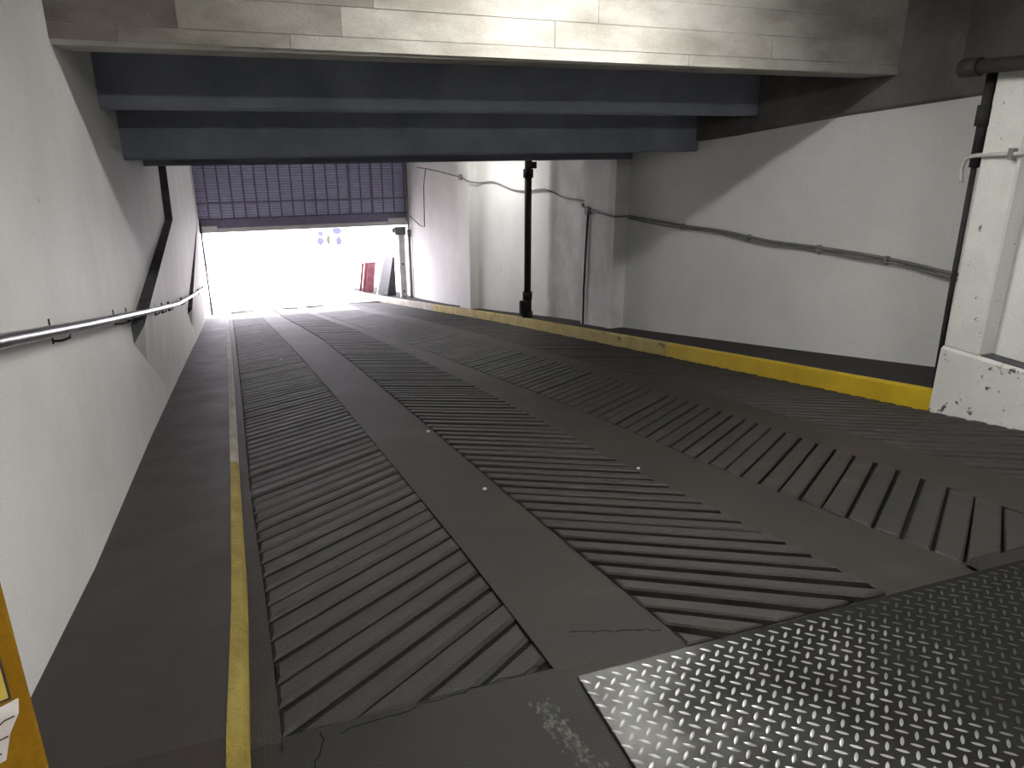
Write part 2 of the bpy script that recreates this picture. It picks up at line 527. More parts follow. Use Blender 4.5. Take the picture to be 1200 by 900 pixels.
CRm = [(y, x - 0.02) for y, x in CR]
STR = [(S1L, S1R, +1, 0.135, 0.112, 0.001), (S2L, S2R, -1, 0.137, 0.088, 0.012), (S3L, S3R, +1, 0.135, 0.118, 0.006), (S4L, CRm, -1, 0.135, 0.095, 0.002)]
ribs = []
for si, (A, B, sg, pit, wid, hh) in enumerate(STR):
    y = Y_CREST - 0.75
    while y < 18.9:
        jw = R.uniform(-0.006, 0.006)
        xa, xb = interp(A, y) + 0.002, interp(B, y) - 0.002
        w = xb - xa
        dy = sg * w * math.tan(math.radians(38 if si != 3 else 44))
        ya = y if sg > 0 else y - dy
        xa, xb = interp(A, ya) - 0.004, interp(B, ya + dy) + 0.004
        poly = [(xa + R.uniform(0, .008), ya), (xb - R.uniform(0, .008), ya + dy), (xb - R.uniform(0, .008), ya + dy + wid + jw), (xa + R.uniform(0, .008), ya + wid + jw)]
        poly = clip(poly, Y_CREST + (0.055, 0.003, 0.06, 0.003)[si])
        if len(poly) >= 3:
            area = abs(sum(poly[i - 1][0] * poly[i][1] - poly[i][0] * poly[i - 1][1] for i in range(len(poly)))) / 2
            ym = sum(p[1] for p in poly) / len(poly)
            if area > 0.002:
                ribs.append((ym + abs(sum(p[0] for p in poly) / len(poly) - 1.0) * 0.15, rib_shape(poly, hh + R.uniform(-.003, .003), None, (0.012, 0.007, 0.008, 0.01)[si])))
        y += pit
ribs.sort(key=lambda t: t[0])
for k, (_, (v, f)) in enumerate(ribs[:300]):
    MB().add(v, f).build('rib', 'rib', ramp)
far = MB()
for _, (v, f) in ribs[300:]:
    far.add(v, f)
o = far.build('far_ribs', 'rib', ramp)
o['kind'] = 'stuff'

# ---- walkways and curbs
ysw = frange(-5.5, 1.62, 1.2) + frange(2.0, 22, 0.5)
left_walk = loft('walkway', ysw, lambda y: [(interp(XL, y) - 0.02, zr(y) - 0.2), (interp(CL, y) + 0.004, zr(y) - 0.2),
                                            (interp(CL, y) + 0.004, zr(y) + WALK_L), (interp(XL, y) - 0.02, zr(y) + WALK_L)], 'walk')
tag(left_walk, 'dark raised concrete walkway along the left wall under the handrail', 'walkway', kind='structure')
def curb_left_sec(y):
    a, b, z = interp(CL, y), interp(CB, y), zr(y)
    return [(a, z - 0.2), (b, z - 0.2), (b, z + WALK_L - 0.02), (b - 0.012, z + WALK_L + 0.002), (a, z + WALK_L + 0.004)]
curb_l = empty('curb', (-0.15, 1.6, 0))
loft('curb_edge', frange(-5.5, 1.62, 1.2) + frange(2.0, 4.4, 0.4), curb_left_sec, 'yellow_old', curb_l)
loft('curb_edge', frange(4.4, 22, 0.5), curb_left_sec, 'pale_edge', curb_l)['label'] = 'pale length of curb with the yellow worn off'
tag(curb_l, 'narrow worn yellow curb edging the left walkway', 'curb', kind='structure')

yr_ = frange(3.43, 22, 0.5)
walk_r = loft('walkway', yr_, lambda y: [(interp(CR, y) + 0.05, zr(y) - 0.2), (interp(XR, y) + 0.02, zr(y) - 0.2),
                                         (interp(XR, y) + 0.02, zr(y) + WALK_R - 0.002), (interp(CR, y) + 0.05, zr(y) + WALK_R - 0.002)], 'walk_right')
tag(walk_r, 'dark brown raised walkway along the right wall behind the yellow curb', 'walkway', kind='structure')
def curb_right_sec(y):
    a, z = interp(CR, y), zr(y)
    return [(a, z - 0.2), (a + 0.05, z - 0.2), (a + 0.05, z + WALK_R), (a + 0.02, z + WALK_R), (a + 0.004, z + WALK_R - 0.014)]
curb_r = empty('curb', (4.26, 3.43, zr(3.43)))
tag(curb_r, 'tall bright yellow curb along the right side of the ramp', 'curb', kind='structure')
loft('curb_face', frange(3.43, 6.7, 0.4), curb_right_sec, 'yellow_new', curb_r)
loft('curb_face', frange(15.9, 22, 0.4), curb_right_sec, 'pale_edge', curb_r)['label'] = 'pale beige length of the curb near the gate'
loft('curb_face', frange(6.7, 15.9, 0.4), curb_right_sec, 'yellow_worn', curb_r)['label'] = 'dirty faded yellow length of the curb'

# ---------------------------------------------------------------- setting: walls
ZT = 2.75
ysl = frange(-5.5, 3, 2) + [4, 5.3, 7, 9, 10.3, 12, 14, 16, Y_GATE + 0.25]
wall_l = loft('wall_left', ysl, lambda y: [(interp(XL, y) - 0.3, zr(y) - 0.4), (interp(XL, y), zr(y) - 0.4), (interp(XL, y), ZT), (interp(XL, y) - 0.3, ZT)], 'white_wall')
tag(wall_l, 'long white painted wall on the left carrying the handrail', 'wall', kind='structure')


def facing(ledge, top_y, far_y, t, drop, nm):
    """plaster layer standing proud of the left wall: sloping ledge, then an upright end"""
    g = MB()
    (y0, z0), (y1, z1) = ledge
    n = 8
    base, front, low = [], [], []
    for i in range(n + 1):
        k = i / n
        y, z = y0 + (y1 - y0) * k, z0 + (z1 - z0) * k
        x = interp(XL, y)
        base.append((x, y, z))
        front.append((x + t, y, z))
        zb = max(zr(y) + WALK_L, z - drop - (y - y0) * 0.55)
        low.append((x, y, zb))
    v = base + front + low
    f_led, f_fr = [], []
    m_ = n + 1
    led = MB()
    led.add(base + front, [(i, i + 1, m_ + i + 1, m_ + i) for i in range(n)])
    led.add([base[0], front[0], low[0]], [(0, 1, 2)])
    zt = 1.75
    x1, xt = interp(XL, y1), interp(XL, top_y)
    led.add([(x1, y1, z1), (x1 + t, y1, z1), (xt + t, top_y, zt), (xt, top_y, zt)], [(0, 1, 2, 3)])
    led.build(nm[0], 'dark_ledge', wall_l)  # unlit look of ledge and end face put into the dark colour
    fr = MB()
    fr.add(front + low, [(i, i + 1, m_ + i + 1, m_ + i) for i in range(n)])
    ys_ = frange(top_y, far_y, 1.2)
    a, b, c = [], [], []
    for i, y in enumerate(ys_):
        yy = y1 if i == 0 else y
        x = interp(XL, y)
        a.append((x + t, y, zt))
        zz = z1 - (y - top_y) * 0.12 if i else z1
        b.append((interp(XL, yy) + t, yy, zz))
        c.append((interp(XL, yy) + (0 if i == 0 else 0), yy, max(zr(yy) + WALK_L, z1 - drop - (y1 - y0) * 0.55)))
    q = len(ys_)
    fr.add(a + b + c, [(i, i + 1, q + i + 1, q + i) for i in range(q - 1)] + [(q + i, q + i + 1, 2 * q + i + 1, 2 * q + i) for i in range(q - 1)])
    fr.build(nm[1], 'white_wall', wall_l)


facing(((5.38, 0.26), (9.95, 0.47)), 10.35, 18.6, 0.085, 0.13, ('ledge', 'facing'))
facing(((11.3, -0.92), (17.6, -0.42)), 17.9, 18.65, 0.09, 0.12, ('ledge', 'facing'))

# right wall: near panel, big pilaster, long panel, two pilasters, far panels
wall_r = empty('wall_right', (4.6, 8, -1.0))
tag(wall_r, 'white right-hand wall with pilasters behind the yellow curb', 'wall', kind='structure')


def rpanel(nm, y0, y1, m, off=0.0, zt=ZT, thick=0.3):
    ys_ = frange(y0, y1, 1.0)
    return loft(nm, ys_, lambda y: [(interp(XR, y) - off, zr(y) - 0.4), (interp(XR, y) + thick, zr(y) - 0.4), (interp(XR, y) + thick, zt), (interp(XR, y) - off, zt)], m, wall_r)


rpanel('wall_panel', 3.40, 8.46, 'white_wall_b')
rpanel('wall_panel', 9.36, 10.85, 'stained_wall')['label'] = 'grey stained plaster panel'
rpanel('wall_panel', 10.85, 13.7, 'white_wall')
rpanel('wall_panel', 14.35, Y_GATE + 0.25, 'white_wall')
rpanel('pilaster', 8.46, 9.36, 'stained_wall', 0.17)['label'] = 'grey stained pilaster'
rpanel('pilaster', 13.7, 14.35, 'white_wall', 0.16)
# shallow corner strips on the pilasters
loft('corner_strip', [8.45, 8.62], lambda y: [(interp(XR, y) - 0.19, zr(y)), (interp(XR, y) - 0.16, zr(y)), (interp(XR, y) - 0.16, ZT), (interp(XR, y) - 0.19, ZT)], 'stained_wall', wall_r)
loft('corner_strip', [13.685, 13.8], lambda y: [(interp(XR, y) - 0.175, zr(y)), (interp(XR, y) - 0.14, zr(y)), (interp(XR, y) - 0.14, ZT), (interp(XR, y) - 0.175, ZT)], 'white_wall', wall_r)
# near block
g = MB().box(4.385, 4.7, -5.5, 3.19, -0.05, ZT)
g.build('wall_panel', 'white_wall_b', wall_r)
MB().bevel_box(4.255, 5.12, 3.17, 3.42, 0.155, 1.835, 0.012).build('pilaster', 'pilaster', wall_r)['label'] = 'white chipped pilaster beside the curb end'
g = MB()
ysb = frange(0.8, 3.425, 0.4)
loft('', ysb, lambda y: [(4.24, zr(y) - 0.3), (4.6, zr(y) - 0.3), (4.6, 0.125), (4.43, 0.125), (4.39, 0.15), (4.262, 0.158), (4.245, 0.14)], 'chipped', None, g)
g.build('plinth', 'chipped', wall_r)['label'] = 'chipped white plinth under the pilaster'
MB().box(4.275, 4.388, 0.8, 3.165, 0.150, 0.163).build('ledge', 'dark_ledge', wall_r)
MB().box(4.5, 5.2, 3.2, 3.45, -0.6, 2.7).build('wall_return', 'white_wall_b', wall_r)

wall_b = MB().box(-1.0, 5.3, -5.8, -5.5, -0.3, ZT).build('wall_back', 'white_wall')
tag(wall_b, 'white end wall of the garage behind the viewer', 'wall', kind='structure')

# ---------------------------------------------------------------- ceiling and beams
ceil = MB()
ceil.box(-1.3, 5.4, -5.8, 5.2, 2.55, 2.8)
ceil.box(-1.3, 5.4, 5.2, 8.6, 2.25, 2.55)
ceil.box(-1.4, 5.4, 8.6, Y_GATE + 0.3, 1.60, 2.25)
ceil = ceil.build('ceiling', 'ceiling')
tag(ceil, 'grey concrete ceiling slab above the ramp', 'ceiling', kind='structure')


def beam(yl, yrr, z, zt, depth, m, label, xr=None, tilt=0.0):
    """cross beam from the left wall to the right wall; front face runs from yl (left) to yrr (right)"""
    x0, x1 = interp(XL, yl) - 0.02, (interp(XR, yrr) + 0.02 if xr is None else xr)
    g = MB()
    b = 0.02
    v = []
    for x, y, dz in ((x0, yl, 0), (x1, yrr, tilt)):
        v += [(x, y, zt), (x, y, z + dz + b), (x, y + b, z + dz), (x, y + depth, z + dz), (x, y + depth, zt)]
    f = [(0, 1, 2, 3, 4)[::-1], (5, 6, 7, 8, 9)] + [(i, (i + 1) % 5, (i + 1) % 5 + 5, i + 5) for i in range(5)]
    o = g.add(v, f).build('ceiling_beam', m)
    tag(o, label, 'beam', kind='structure')
    return o


Y1L, Y1R = 4.24, 4.78
b1 = beam(Y1L, Y1R, 1.875, 2.56, 0.34, 'concrete', 'pale board-marked concrete beam crossing the top, nearest and brightest', tilt=0.02)
beam(5.69, 6.25, 1.625, 2.26, 0.32, 'shaded_concrete', 'shaded concrete beam just behind the bright nearest beam')
beam(6.58, 7.15, 1.278, 2.26, 0.32, 'shaded_concrete', 'shaded concrete beam third from the front, below the second')
beam(8.20, 8.42, 1.165, 2.26, 0.34, 'shaded_concrete', 'shaded concrete beam lowest of the four, above the gate view', tilt=-0.01)
beam(11.0, 11.25, 1.38, 1.62, 0.3, 'shaded_concrete', 'unseen beam added beyond the lowest visible beam to block lamp light')  # out of view, added to cut off light from the far lamp
# board marks left by the formwork on the near beam
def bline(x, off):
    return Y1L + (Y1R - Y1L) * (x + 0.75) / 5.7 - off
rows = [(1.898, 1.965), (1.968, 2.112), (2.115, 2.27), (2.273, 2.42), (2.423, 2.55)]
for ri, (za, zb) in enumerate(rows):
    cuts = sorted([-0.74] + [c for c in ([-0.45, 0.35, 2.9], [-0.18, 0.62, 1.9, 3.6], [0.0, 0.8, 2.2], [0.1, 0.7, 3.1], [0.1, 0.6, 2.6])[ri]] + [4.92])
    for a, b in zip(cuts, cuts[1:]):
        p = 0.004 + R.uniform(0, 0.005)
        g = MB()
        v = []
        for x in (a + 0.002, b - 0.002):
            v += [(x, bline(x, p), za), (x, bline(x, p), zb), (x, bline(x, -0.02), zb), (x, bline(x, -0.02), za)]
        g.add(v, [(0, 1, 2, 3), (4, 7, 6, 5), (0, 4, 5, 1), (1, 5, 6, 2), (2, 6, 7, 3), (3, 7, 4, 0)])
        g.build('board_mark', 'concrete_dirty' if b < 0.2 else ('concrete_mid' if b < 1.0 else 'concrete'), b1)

# edge beam along the top of the right wall
EB = [(3.40, 1.79), (4.1, 1.726), (5.29, 1.602), (6.6, 1.437), (8.45, 1.245)]
eb = loft('ceiling_beam', [3.40, 4.1, 4.7, 5.29, 5.9, 6.6, 7.5, 8.45],
          lambda y: [(interp(XR, y) - 0.035, interp(EB, y) + 0.02), (interp(XR, y) - 0.005, interp(EB, y)), (interp(XR, y) + 0.2, interp(EB, y)), (interp(XR, y) + 0.2, 2.56), (interp(XR, y) - 0.035, 2.56)], 'brown_concrete')
tag(eb, 'brown concrete edge beam along the top of the right wall', 'beam', kind='structure')
eb2 = MB().box(4.20, 5.1, -5.4, 3.62, 1.838, 2.56).build('ceiling_beam', 'dark_brown_concrete')
tag(eb2, 'dark brown concrete edge beam above the chipped pilaster', 'beam', kind='structure')


# ---------------------------------------------------------------- fluorescent fixtures
def fixture(x, y, z, L, label, ang=0.0, drop_to=2.55, n=2):
    e = empty('ceiling_light', (x, y, z))
    tag(e, label, 'lamp', 'fluorescent ceiling lights')
    c, s = math.cos(ang), math.sin(ang)
    def W(u, v, w): return (x + u * c - v * s, y + u * s + v * c, z + w)
    def bx(u0, u1, v0, v1, w0, w1, nm, m):
        g = MB().bevel_box(u0, u1, v0, v1, w0, w1, 0.004)
        g.v = [W(*p) for p in g.v]
        return g.build(nm, m, e)
    bx(-L / 2, L / 2, -0.05, 0.05, 0.03, 0.08, 'housing', 'fixture')
    for su in (-1, 1):
        bx(su * L / 2 - 0.012, su * L / 2 + 0.012, -0.05, 0.05, -0.02, 0.05, 'lamp_holder', 'fixture')
        MB().tube([W(su * L * 0.35, 0, 0.075), W(su * L * 0.35, 0, drop_to - z + 0.01)], 0.008, 8).build('hanger', 'black_iron', e)
    for k in range(n):
        v = (k - (n - 1) / 2) * 0.05
        MB().tube([W(-L / 2, v, 0), W(L / 2, v, 0)], 0.014, 12).build('tube', 'tube', e, True)
    return e


fixture(2.0, 3.54, 2.42, 1.5, 'twin fluorescent light hung in front of the pale beam', ang=0.09)
fixture(1.5, -0.5, 2.45, 1.5, 'triple fluorescent light over the landing behind the viewer', n=3)
fixture(3.1, 12.3, 1.44, 1.2, 'fluorescent light by the right wall beyond the lowest beam', ang=1.62, drop_to=1.6, n=2)

# ---------------------------------------------------------------- gate
gate = empty('roller_gate', (1.5, Y_GATE, -2.7))
tag(gate, 'half-raised slatted roller gate at the bottom of the ramp', 'gate')
GX0, GX1 = -0.965, 3.985
for k in range(22):
    z = -0.445 + k * 0.062
    MB().add([(GX0, Y_GATE, z), (GX1, Y_GATE, z), (GX1, Y_GATE - 0.014, z + 0.026), (GX0, Y_GATE - 0.014, z + 0.026), (GX0, Y_GATE, z + 0.054), (GX1, Y_GATE, z + 0.054),
              (GX0, Y_GATE + 0.012, z), (GX1, Y_GATE + 0.012, z), (GX1, Y_GATE + 0.012, z + 0.054), (GX0, Y_GATE + 0.012, z + 0.054)],
             [(0, 1, 2, 3), (3, 2, 5, 4), (6, 9, 8, 7), (0, 6, 7, 1), (4, 5, 8, 9), (0, 3, 4, 9, 6), (1, 7, 8, 5, 2)]).build('slat', 'gate_slat', gate)
MB().box(GX0, GX1, Y_GATE + 0.014, Y_GATE + 0.03, -0.46, 0.95).build('backing_sheet', 'gate_dark', gate)
for k in range(19):
    x = GX0 + 0.05 + k * 0.269
    w = 0.03 if k in (13, 15) else 0.017
    MB().box(x - w, x + w, Y_GATE - 0.03, Y_GATE - 0.016, -0.46, 0.93).build('vertical_bar', 'gate_dark', gate)
MB().box(GX0, GX1, Y_GATE - 0.028, Y_GATE - 0.014, -0.115, -0.085).build('cross_bar', 'gate_dark', gate)
MB().bevel_box(GX0, GX1, Y_GATE - 0.05, Y_GATE + 0.05, -0.66, -0.455, 0.01).build('bottom_bar', 'gate_dark', gate)
MB().bevel_box(GX0, GX1, Y_GATE - 0.04, Y_GATE + 0.07, -0.765, -0.663, 0.01).build('bottom_rail', 'painted_steel', gate)
MB().bevel_box(-0.95, -0.50, Y_GATE - 0.09, Y_GATE - 0.045, -0.76, -0.60, 0.008).build('end_plate', 'painted_steel', gate)
MB().bevel_box(3.48, 3.93, Y_GATE - 0.09, Y_GATE - 0.045, -0.75, -0.58, 0.008).build('end_plate', 'painted_steel', gate)
head = MB().box(-1.3, 4.4, Y_GATE - 0.02, Y_GATE + 0.25, 0.93, 1.65).build('wall_front', 'shaded_concrete')
tag(head, 'dark header wall over the roller gate', 'wall', kind='structure')

post = empty('gate_post', (3.80, Y_GATE, zr(Y_GATE) + WALK_R))
tag(post, 'white steel post with bracket at the right side of the gate', 'post')
zb = zr(Y_GATE) + WALK_R
MB().bevel_box(3.70, 3.86, Y_GATE - 0.16, Y_GATE - 0.06, zb, -0.86, 0.01).build('shaft', 'painted_steel', post)
MB().bevel_box(3.63, 3.89, Y_GATE - 0.19, Y_GATE - 0.055, -0.99, -0.80, 0.012).build('bracket', 'cable_grey', post)
MB().bevel_box(3.55, 3.66, Y_GATE - 0.17, Y_GATE - 0.08, -0.93, -0.82, 0.01).build('latch', 'painted_steel', post)
for zz in (-1.75, -2.45):
    MB().bevel_box(3.76, 3.80, Y_GATE - 0.172, Y_GATE - 0.158, zz, zz + 0.05, 0.004).build('bolt', 'black_iron', post)
pp = empty('gate_pipe', (3.95, Y_GATE - 0.25, zb))
tag(pp, 'slim grey pipe standing against the right wall next to the gate', 'pipe')
MB().tube([(3.945, 18.42, zb), (3.945, 18.42, -0.9)], 0.035, 12).build('pipe_shaft', 'cable_grey', pp, True)
MB().tube([(3.945, 18.42, -1.02), (3.945, 18.42, -0.86)], 0.05, 12).build('collar', 'cable_grey', pp, True)
MB().tube([(3.945, 18.42, -0.9), (3.935, 18.42, 0.9)], 0.022, 10).build('riser', 'cable_grey', pp, True)
gl = empty('gate_rail', (-0.93, Y_GATE - 0.1, zr(Y_GATE) + WALK_L))
tag(gl, 'thin dark guide rail on the left wall at the gate', 'rail')
MB().box(-0.876, -0.84, Y_GATE - 0.13, Y_GATE - 0.095, zr(Y_GATE) + WALK_L, -0.5).build('channel', 'black_iron', gl)
for zz in (-2.3, -1.5, -0.8):
    MB().box(-0.876, -0.832, Y_GATE - 0.14, Y_GATE - 0.09, zz, zz + 0.05).build('clip', 'black_iron', gl)

# ---------------------------------------------------------------- handrail
rail = empty('handrail', (-0.64, 2.2, zr(2.2) + WALK_L))
tag(rail, 'long shiny steel handrail running down the white left wall', 'handrail')
RP = [(-0.63, 0.6, 1.28), (-0.63, 1.4, 1.135), (-0.63, 2.23, 0.971), (-0.64, 3.35, 0.745), (-0.69, 5.41, 0.339), (-0.72, 7.2, -0.01), (-0.74, 8.35, -0.235), (-0.75, 8.65, -0.29), (-0.79, 11.39, -0.76), (-0.875, 17.5, -1.786)]
RP = [(x if y < 5 else x + 0.03, y, z) for x, y, z in RP]
MB().tube(RP, 0.021, 14).build('rail_bar', 'steel_rail', rail, True)


def rail_at(y):
    xs = [(p[1], p[0]) for p in RP]
    zs = [(p[1], p[2]) for p in RP]
    return interp(xs, y), interp(zs, y)


for y in (1.2, 3.06, 4.68, 5.25, 6.36, 7.0, 7.73, 9.64, 11.6, 13.8, 16.0):
    x, z = rail_at(y)
    xw = interp(XL, y)
    if y > 5.4: xw += 0.085 * (0.8 if y < 10 else 1)
    br = MB().tube([(x, y, z - 0.015), (x - 0.004, y, z - 0.035), ((x + xw) / 2, y, z - 0.045), (xw - 0.005, y, z - 0.045)], 0.005, 8).build('bracket', 'black_iron', rail)
    MB().box(xw - 0.01, xw + 0.005, y - 0.005, y + 0.005, z - 0.055, z + 0.04).build('wall_plate', 'black_iron', br)

# ---------------------------------------------------------------- right wall: standpipe, cables, conduit
py_, px_ = 10.98, 4.25
zb = zr(py_) + WALK_R
dp = empty('standpipe', (px_, py_, zb))
tag(dp, 'black iron standpipe rising from the right walkway to the beams', 'pipe')
MB().tube([(px_, py_, zb), (px_, py_, 1.6)], 0.055, 16).build('pipe_shaft', 'black_iron', dp, True)
MB().tube([(px_, py_, 0.80), (px_, py_, 0.80), (px_, py_, 0.93)], 0.078, 16).build('coupling', 'black_iron', dp, True)
MB().tube([(px_, py_, -1.10), (px_, py_, -0.98)], 0.078, 16).build('coupling', 'black_iron', dp, True)
MB().tube([(px_, py_, zb), (px_, py_, zb + 0.10)], 0.085, 16).build('foot_flange', 'black_iron', dp, True)
MB().tube([(px_, py_, zb + 0.1), (px_, py_, -1.10)], 0.066, 16).build('sleeve', 'black_iron', dp, True)
MB().tube([(px_ - 0.01, py_ - 0.05, 0.99), (px_ + 0.10, py_ - 0.09, 0.99)], 0.05, 12).build('valve', 'black_iron', dp, True)
MB().bevel_box(px_ - 0.13, px_ - 0.05, py_ - 0.04, py_ + 0.04, -1.36, -1.12, 0.01).build('inspection_plate', 'black_iron', dp)


def tube_obj(name, pts, r, m, label=None, cat='cable', parent=None, n=8):
    o = MB().tube(pts, r, n).build(name, m, parent, True)
    if label: tag(o, label, cat)
    return o


CAB = [(3.93, 17.15, 0.693), (4.03, 15.87, 0.677), (4.07, 14.45, 0.645), (4.07, 14.0, 0.64), (4.07, 13.66, 0.60), (4.24, 13.5, 0.569), (4.31, 12.86, 0.626), (4.39, 12.1, 0.545),
       (4.44, 11.53, 0.557), (4.50, 10.89, 0.627), (4.565, 10.35, 0.552), (4.568, 9.7, 0.56), (4.555, 9.42, 0.555), (4.50, 9.39, 0.55), (4.43, 9.40, 0.53), (4.425, 9.3, 0.50), (4.42, 9.1, 0.485), (4.42, 8.5, 0.47), (4.44, 8.42, 0.47), (4.605, 8.36, 0.475),
       (4.60, 8.22, 0.482), (4.675, 7.27, 0.483), (4.73, 6.55, 0.502), (4.775, 5.92, 0.486), (4.835, 5.3, 0.506), (4.885, 4.76, 0.515), (4.925, 4.37, 0.505), (4.96, 4.0, 0.485), (5.0, 3.6, 0.48)]
def smooth_path(p, k=4):
    out = []
    for i in range(len(p) - 1):
        a, b, c, d = [Vector(p[max(0, min(len(p) - 1, j))]) for j in (i - 1, i, i + 1, i + 2)]
        for s in range(k):
            t = s / k
            out.append(0.5 * ((2 * b) + (c - a) * t + (2 * a - 5 * b + 4 * c - d) * t * t + (3 * b - a - 3 * c + d) * t ** 3))
    out.append(Vector(p[-1]))
    return out
cab = empty('wall_cable', (4.6, 8.0, 0.48))
tag(cab, 'grey cable sagging across the whole right wall', 'cable')
tube_obj('cable_run', smooth_path(CAB, 3), 0.013, 'cable_grey', parent=cab)
tube_obj('cable_run', [p + Vector((-0.004, 0, -0.032 + 0.008 * math.sin(i))) for i, p in enumerate(smooth_path(CAB[19:], 3))], 0.009, 'cable_grey', parent=cab)
for (x, y, z, s) in ((4.415, 9.18, 0.47, 0.05), (4.07, 14.1, 0.64, 0.055)):
    MB().bevel_box(x - 0.03, x + 0.03, y - s, y + s, z - 0.05, z + 0.05, 0.008).build('junction_box', 'cable_grey', cab)
for y, x, z in ((7.27, 4.675, 0.483), (6.2, 4.76, 0.49), (5.3, 4.835, 0.506), (4.6, 4.9, 0.51)):
    MB().bevel_box(x - 0.015, x + 0.03, y - 0.012, y + 0.012, z - 0.05, z + 0.02, 0.003).build('clip', 'cable_grey', cab)
tube_obj('drop_cable', [(4.43, 9.20, 0.46), (4.425, 9.22, 0.0), (4.42, 9.24, -0.6), (4.425, 9.24, zr(9.24) + WALK_R)], 0.014, 'black_iron', 'thin dark cable dropping down the grey stained pilaster')
tube_obj('cable_loop', [(3.99, 16.6, 0.68), (3.97, 16.75, 0.3), (3.965, 16.8, -0.6), (3.955, 17.2, -0.62), (3.94, 18.2, -0.50)], 0.013, 'cable_grey', parent=cab)

vp = empty('corner_pipe', (4.3, 3.49, zr(3.49) + WALK_R))
tag(vp, 'thin black pipe in the corner behind the chipped pilaster', 'pipe')
tube_obj('pipe_shaft', [(4.315, 3.475, zr(3.475) + WALK_R - 0.01), (4.295, 3.475, 0.6), (4.285, 3.475, 1.3)], 0.017, 'black_iron', parent=vp, n=12)
tube_obj('pipe_shaft', [(4.285, 3.475, 1.28), (4.285, 3.475, 1.84)], 0.030, 'black_iron', parent=vp, n=12)
tube_obj('coupling', [(4.28, 3.475, 1.52), (4.28, 3.475, 1.64)], 0.042, 'black_iron', parent=vp, n=12)
hp = empty('overhead_pipe', (4.19, 3.3, 1.8))
tag(hp, 'thick black pipe running under the edge beam above the pilaster', 'pipe')
tube_obj('pipe_shaft', [(4.14, 1.2, 1.865), (4.14, 3.50, 1.845)], 0.04, 'black_iron', parent=hp, n=14)
tube_obj('end_cap', [(4.14, 3.44, 1.846), (4.14, 3.56, 1.844)], 0.052, 'black_iron', parent=hp, n=14)
cd = empty('conduit', (4.23, 3.2, 1.36))
tag(cd, 'white conduit bent around the edge of the chipped pilaster', 'conduit')
tube_obj('conduit_run', smooth_path([(4.36, 2.2, 1.375), (4.34, 2.9, 1.372), (4.27, 3.1, 1.37), (4.235, 3.16, 1.37), (4.232, 3.30, 1.362), (4.232, 3.43, 1.352), (4.238, 3.50, 1.33), (4.245, 3.525, 1.27), (4.258, 3.52, 1.19)]), 0.013, 'conduit_white', parent=cd)
MB().bevel_box(4.215, 4.256, 3.19, 3.225, 1.335, 1.40, 0.004).build('clip', 'cable_grey', cd)

# ---------------------------------------------------------------- diamond plate
PL = empty('diamond_plate', (0.77, 1.57, 0.0))
tag(PL, 'shiny steel diamond plate lying on the landing floor', 'plate')
PX0, PX1, PY0, PY1, PZ = 0.77, 3.35, 0.15, 1.572, 0.009
MB().bevel_box(PX0, PX1, PY0, PY1, 0.001, PZ, 0.0025).build('sheet', 'plate', PL)


def tread_mesh(ang, x, y):
    L, W_, H = 0.0185, 0.0052, 0.0034
    c, s = math.cos(ang), math.sin(ang)
    prof = [(-1.0, 0.0), (-0.55, 0.8), (0, 1.0), (0.55, 0.8), (1.0, 0.0)]
    v = []
    for u, w in prof:
        if w == 0:
            v.append((u * L, 0, 0))
        else:
            v += [(u * L, -w * W_, 0), (u * L, 0, H * w), (u * L, w * W_, 0)]
    f = [(0, 2, 1), (0, 3, 2), (1, 2, 5, 4), (2, 3, 6, 5), (4, 5, 8, 7), (5, 6, 9, 8), (7, 8, 10), (8, 9, 10)]
    return [(x + a * c - b * s, y + a * s + b * c, PZ + h - 0.0002) for a, b, h in v], f


tv, tf = tread_mesh(math.radians(-42), 0, 0)
tms = []
for a in (-42, 42):
    v, f = tread_mesh(math.radians(a), 0, 0)
    me = bpy.data.meshes.new('tread')
    me.from_pydata(v, [], f)
    me.materials.append(M['tread'])
    me.shade_smooth()
    tms.append(me)
spots_ = []
P_ = 0.05
for i in range(60):
    for j in range(32):
        for k in (0, 1):
            x = PX0 + 0.013 + i * P_ + (P_ / 2 if k else 0)
            y = PY1 - 0.03 - j * P_ - (P_ / 2 if k else 0) + P_ / 2 * (1 if k else 0) * 0
            if k: y = PY1 - 0.03 - j * P_ + P_ / 2 - P_
            if PX0 + .012 < x < PX1 - .012 and PY0 + .012 < y < PY1 - .012:
                vis = (x < 2.75) and (y > 1.62 - 0.31 - (x - 0.77) * 0.40)
                spots_.append(((0 if vis else 50) + math.hypot(x, y), x, y, k))
spots_.sort()
for d, x, y, k in spots_[:300]:
    o = bpy.data.objects.new('tread', tms[k])
    o.location = (x, y, 0)
    COL.objects.link(o)
    o.parent = PL
    o.matrix_parent_inverse = PL.matrix_basis.inverted()
rest = MB()
for d, x, y, k in spots_[300:]:
    v, f = tread_mesh(math.radians(42 if k else -42), x, y)
    rest.add(v, f)
o = rest.build('far_treads', 'tread', PL)
o['kind'] = 'stuff'
for p in o.data.polygons: p.use_smooth = True

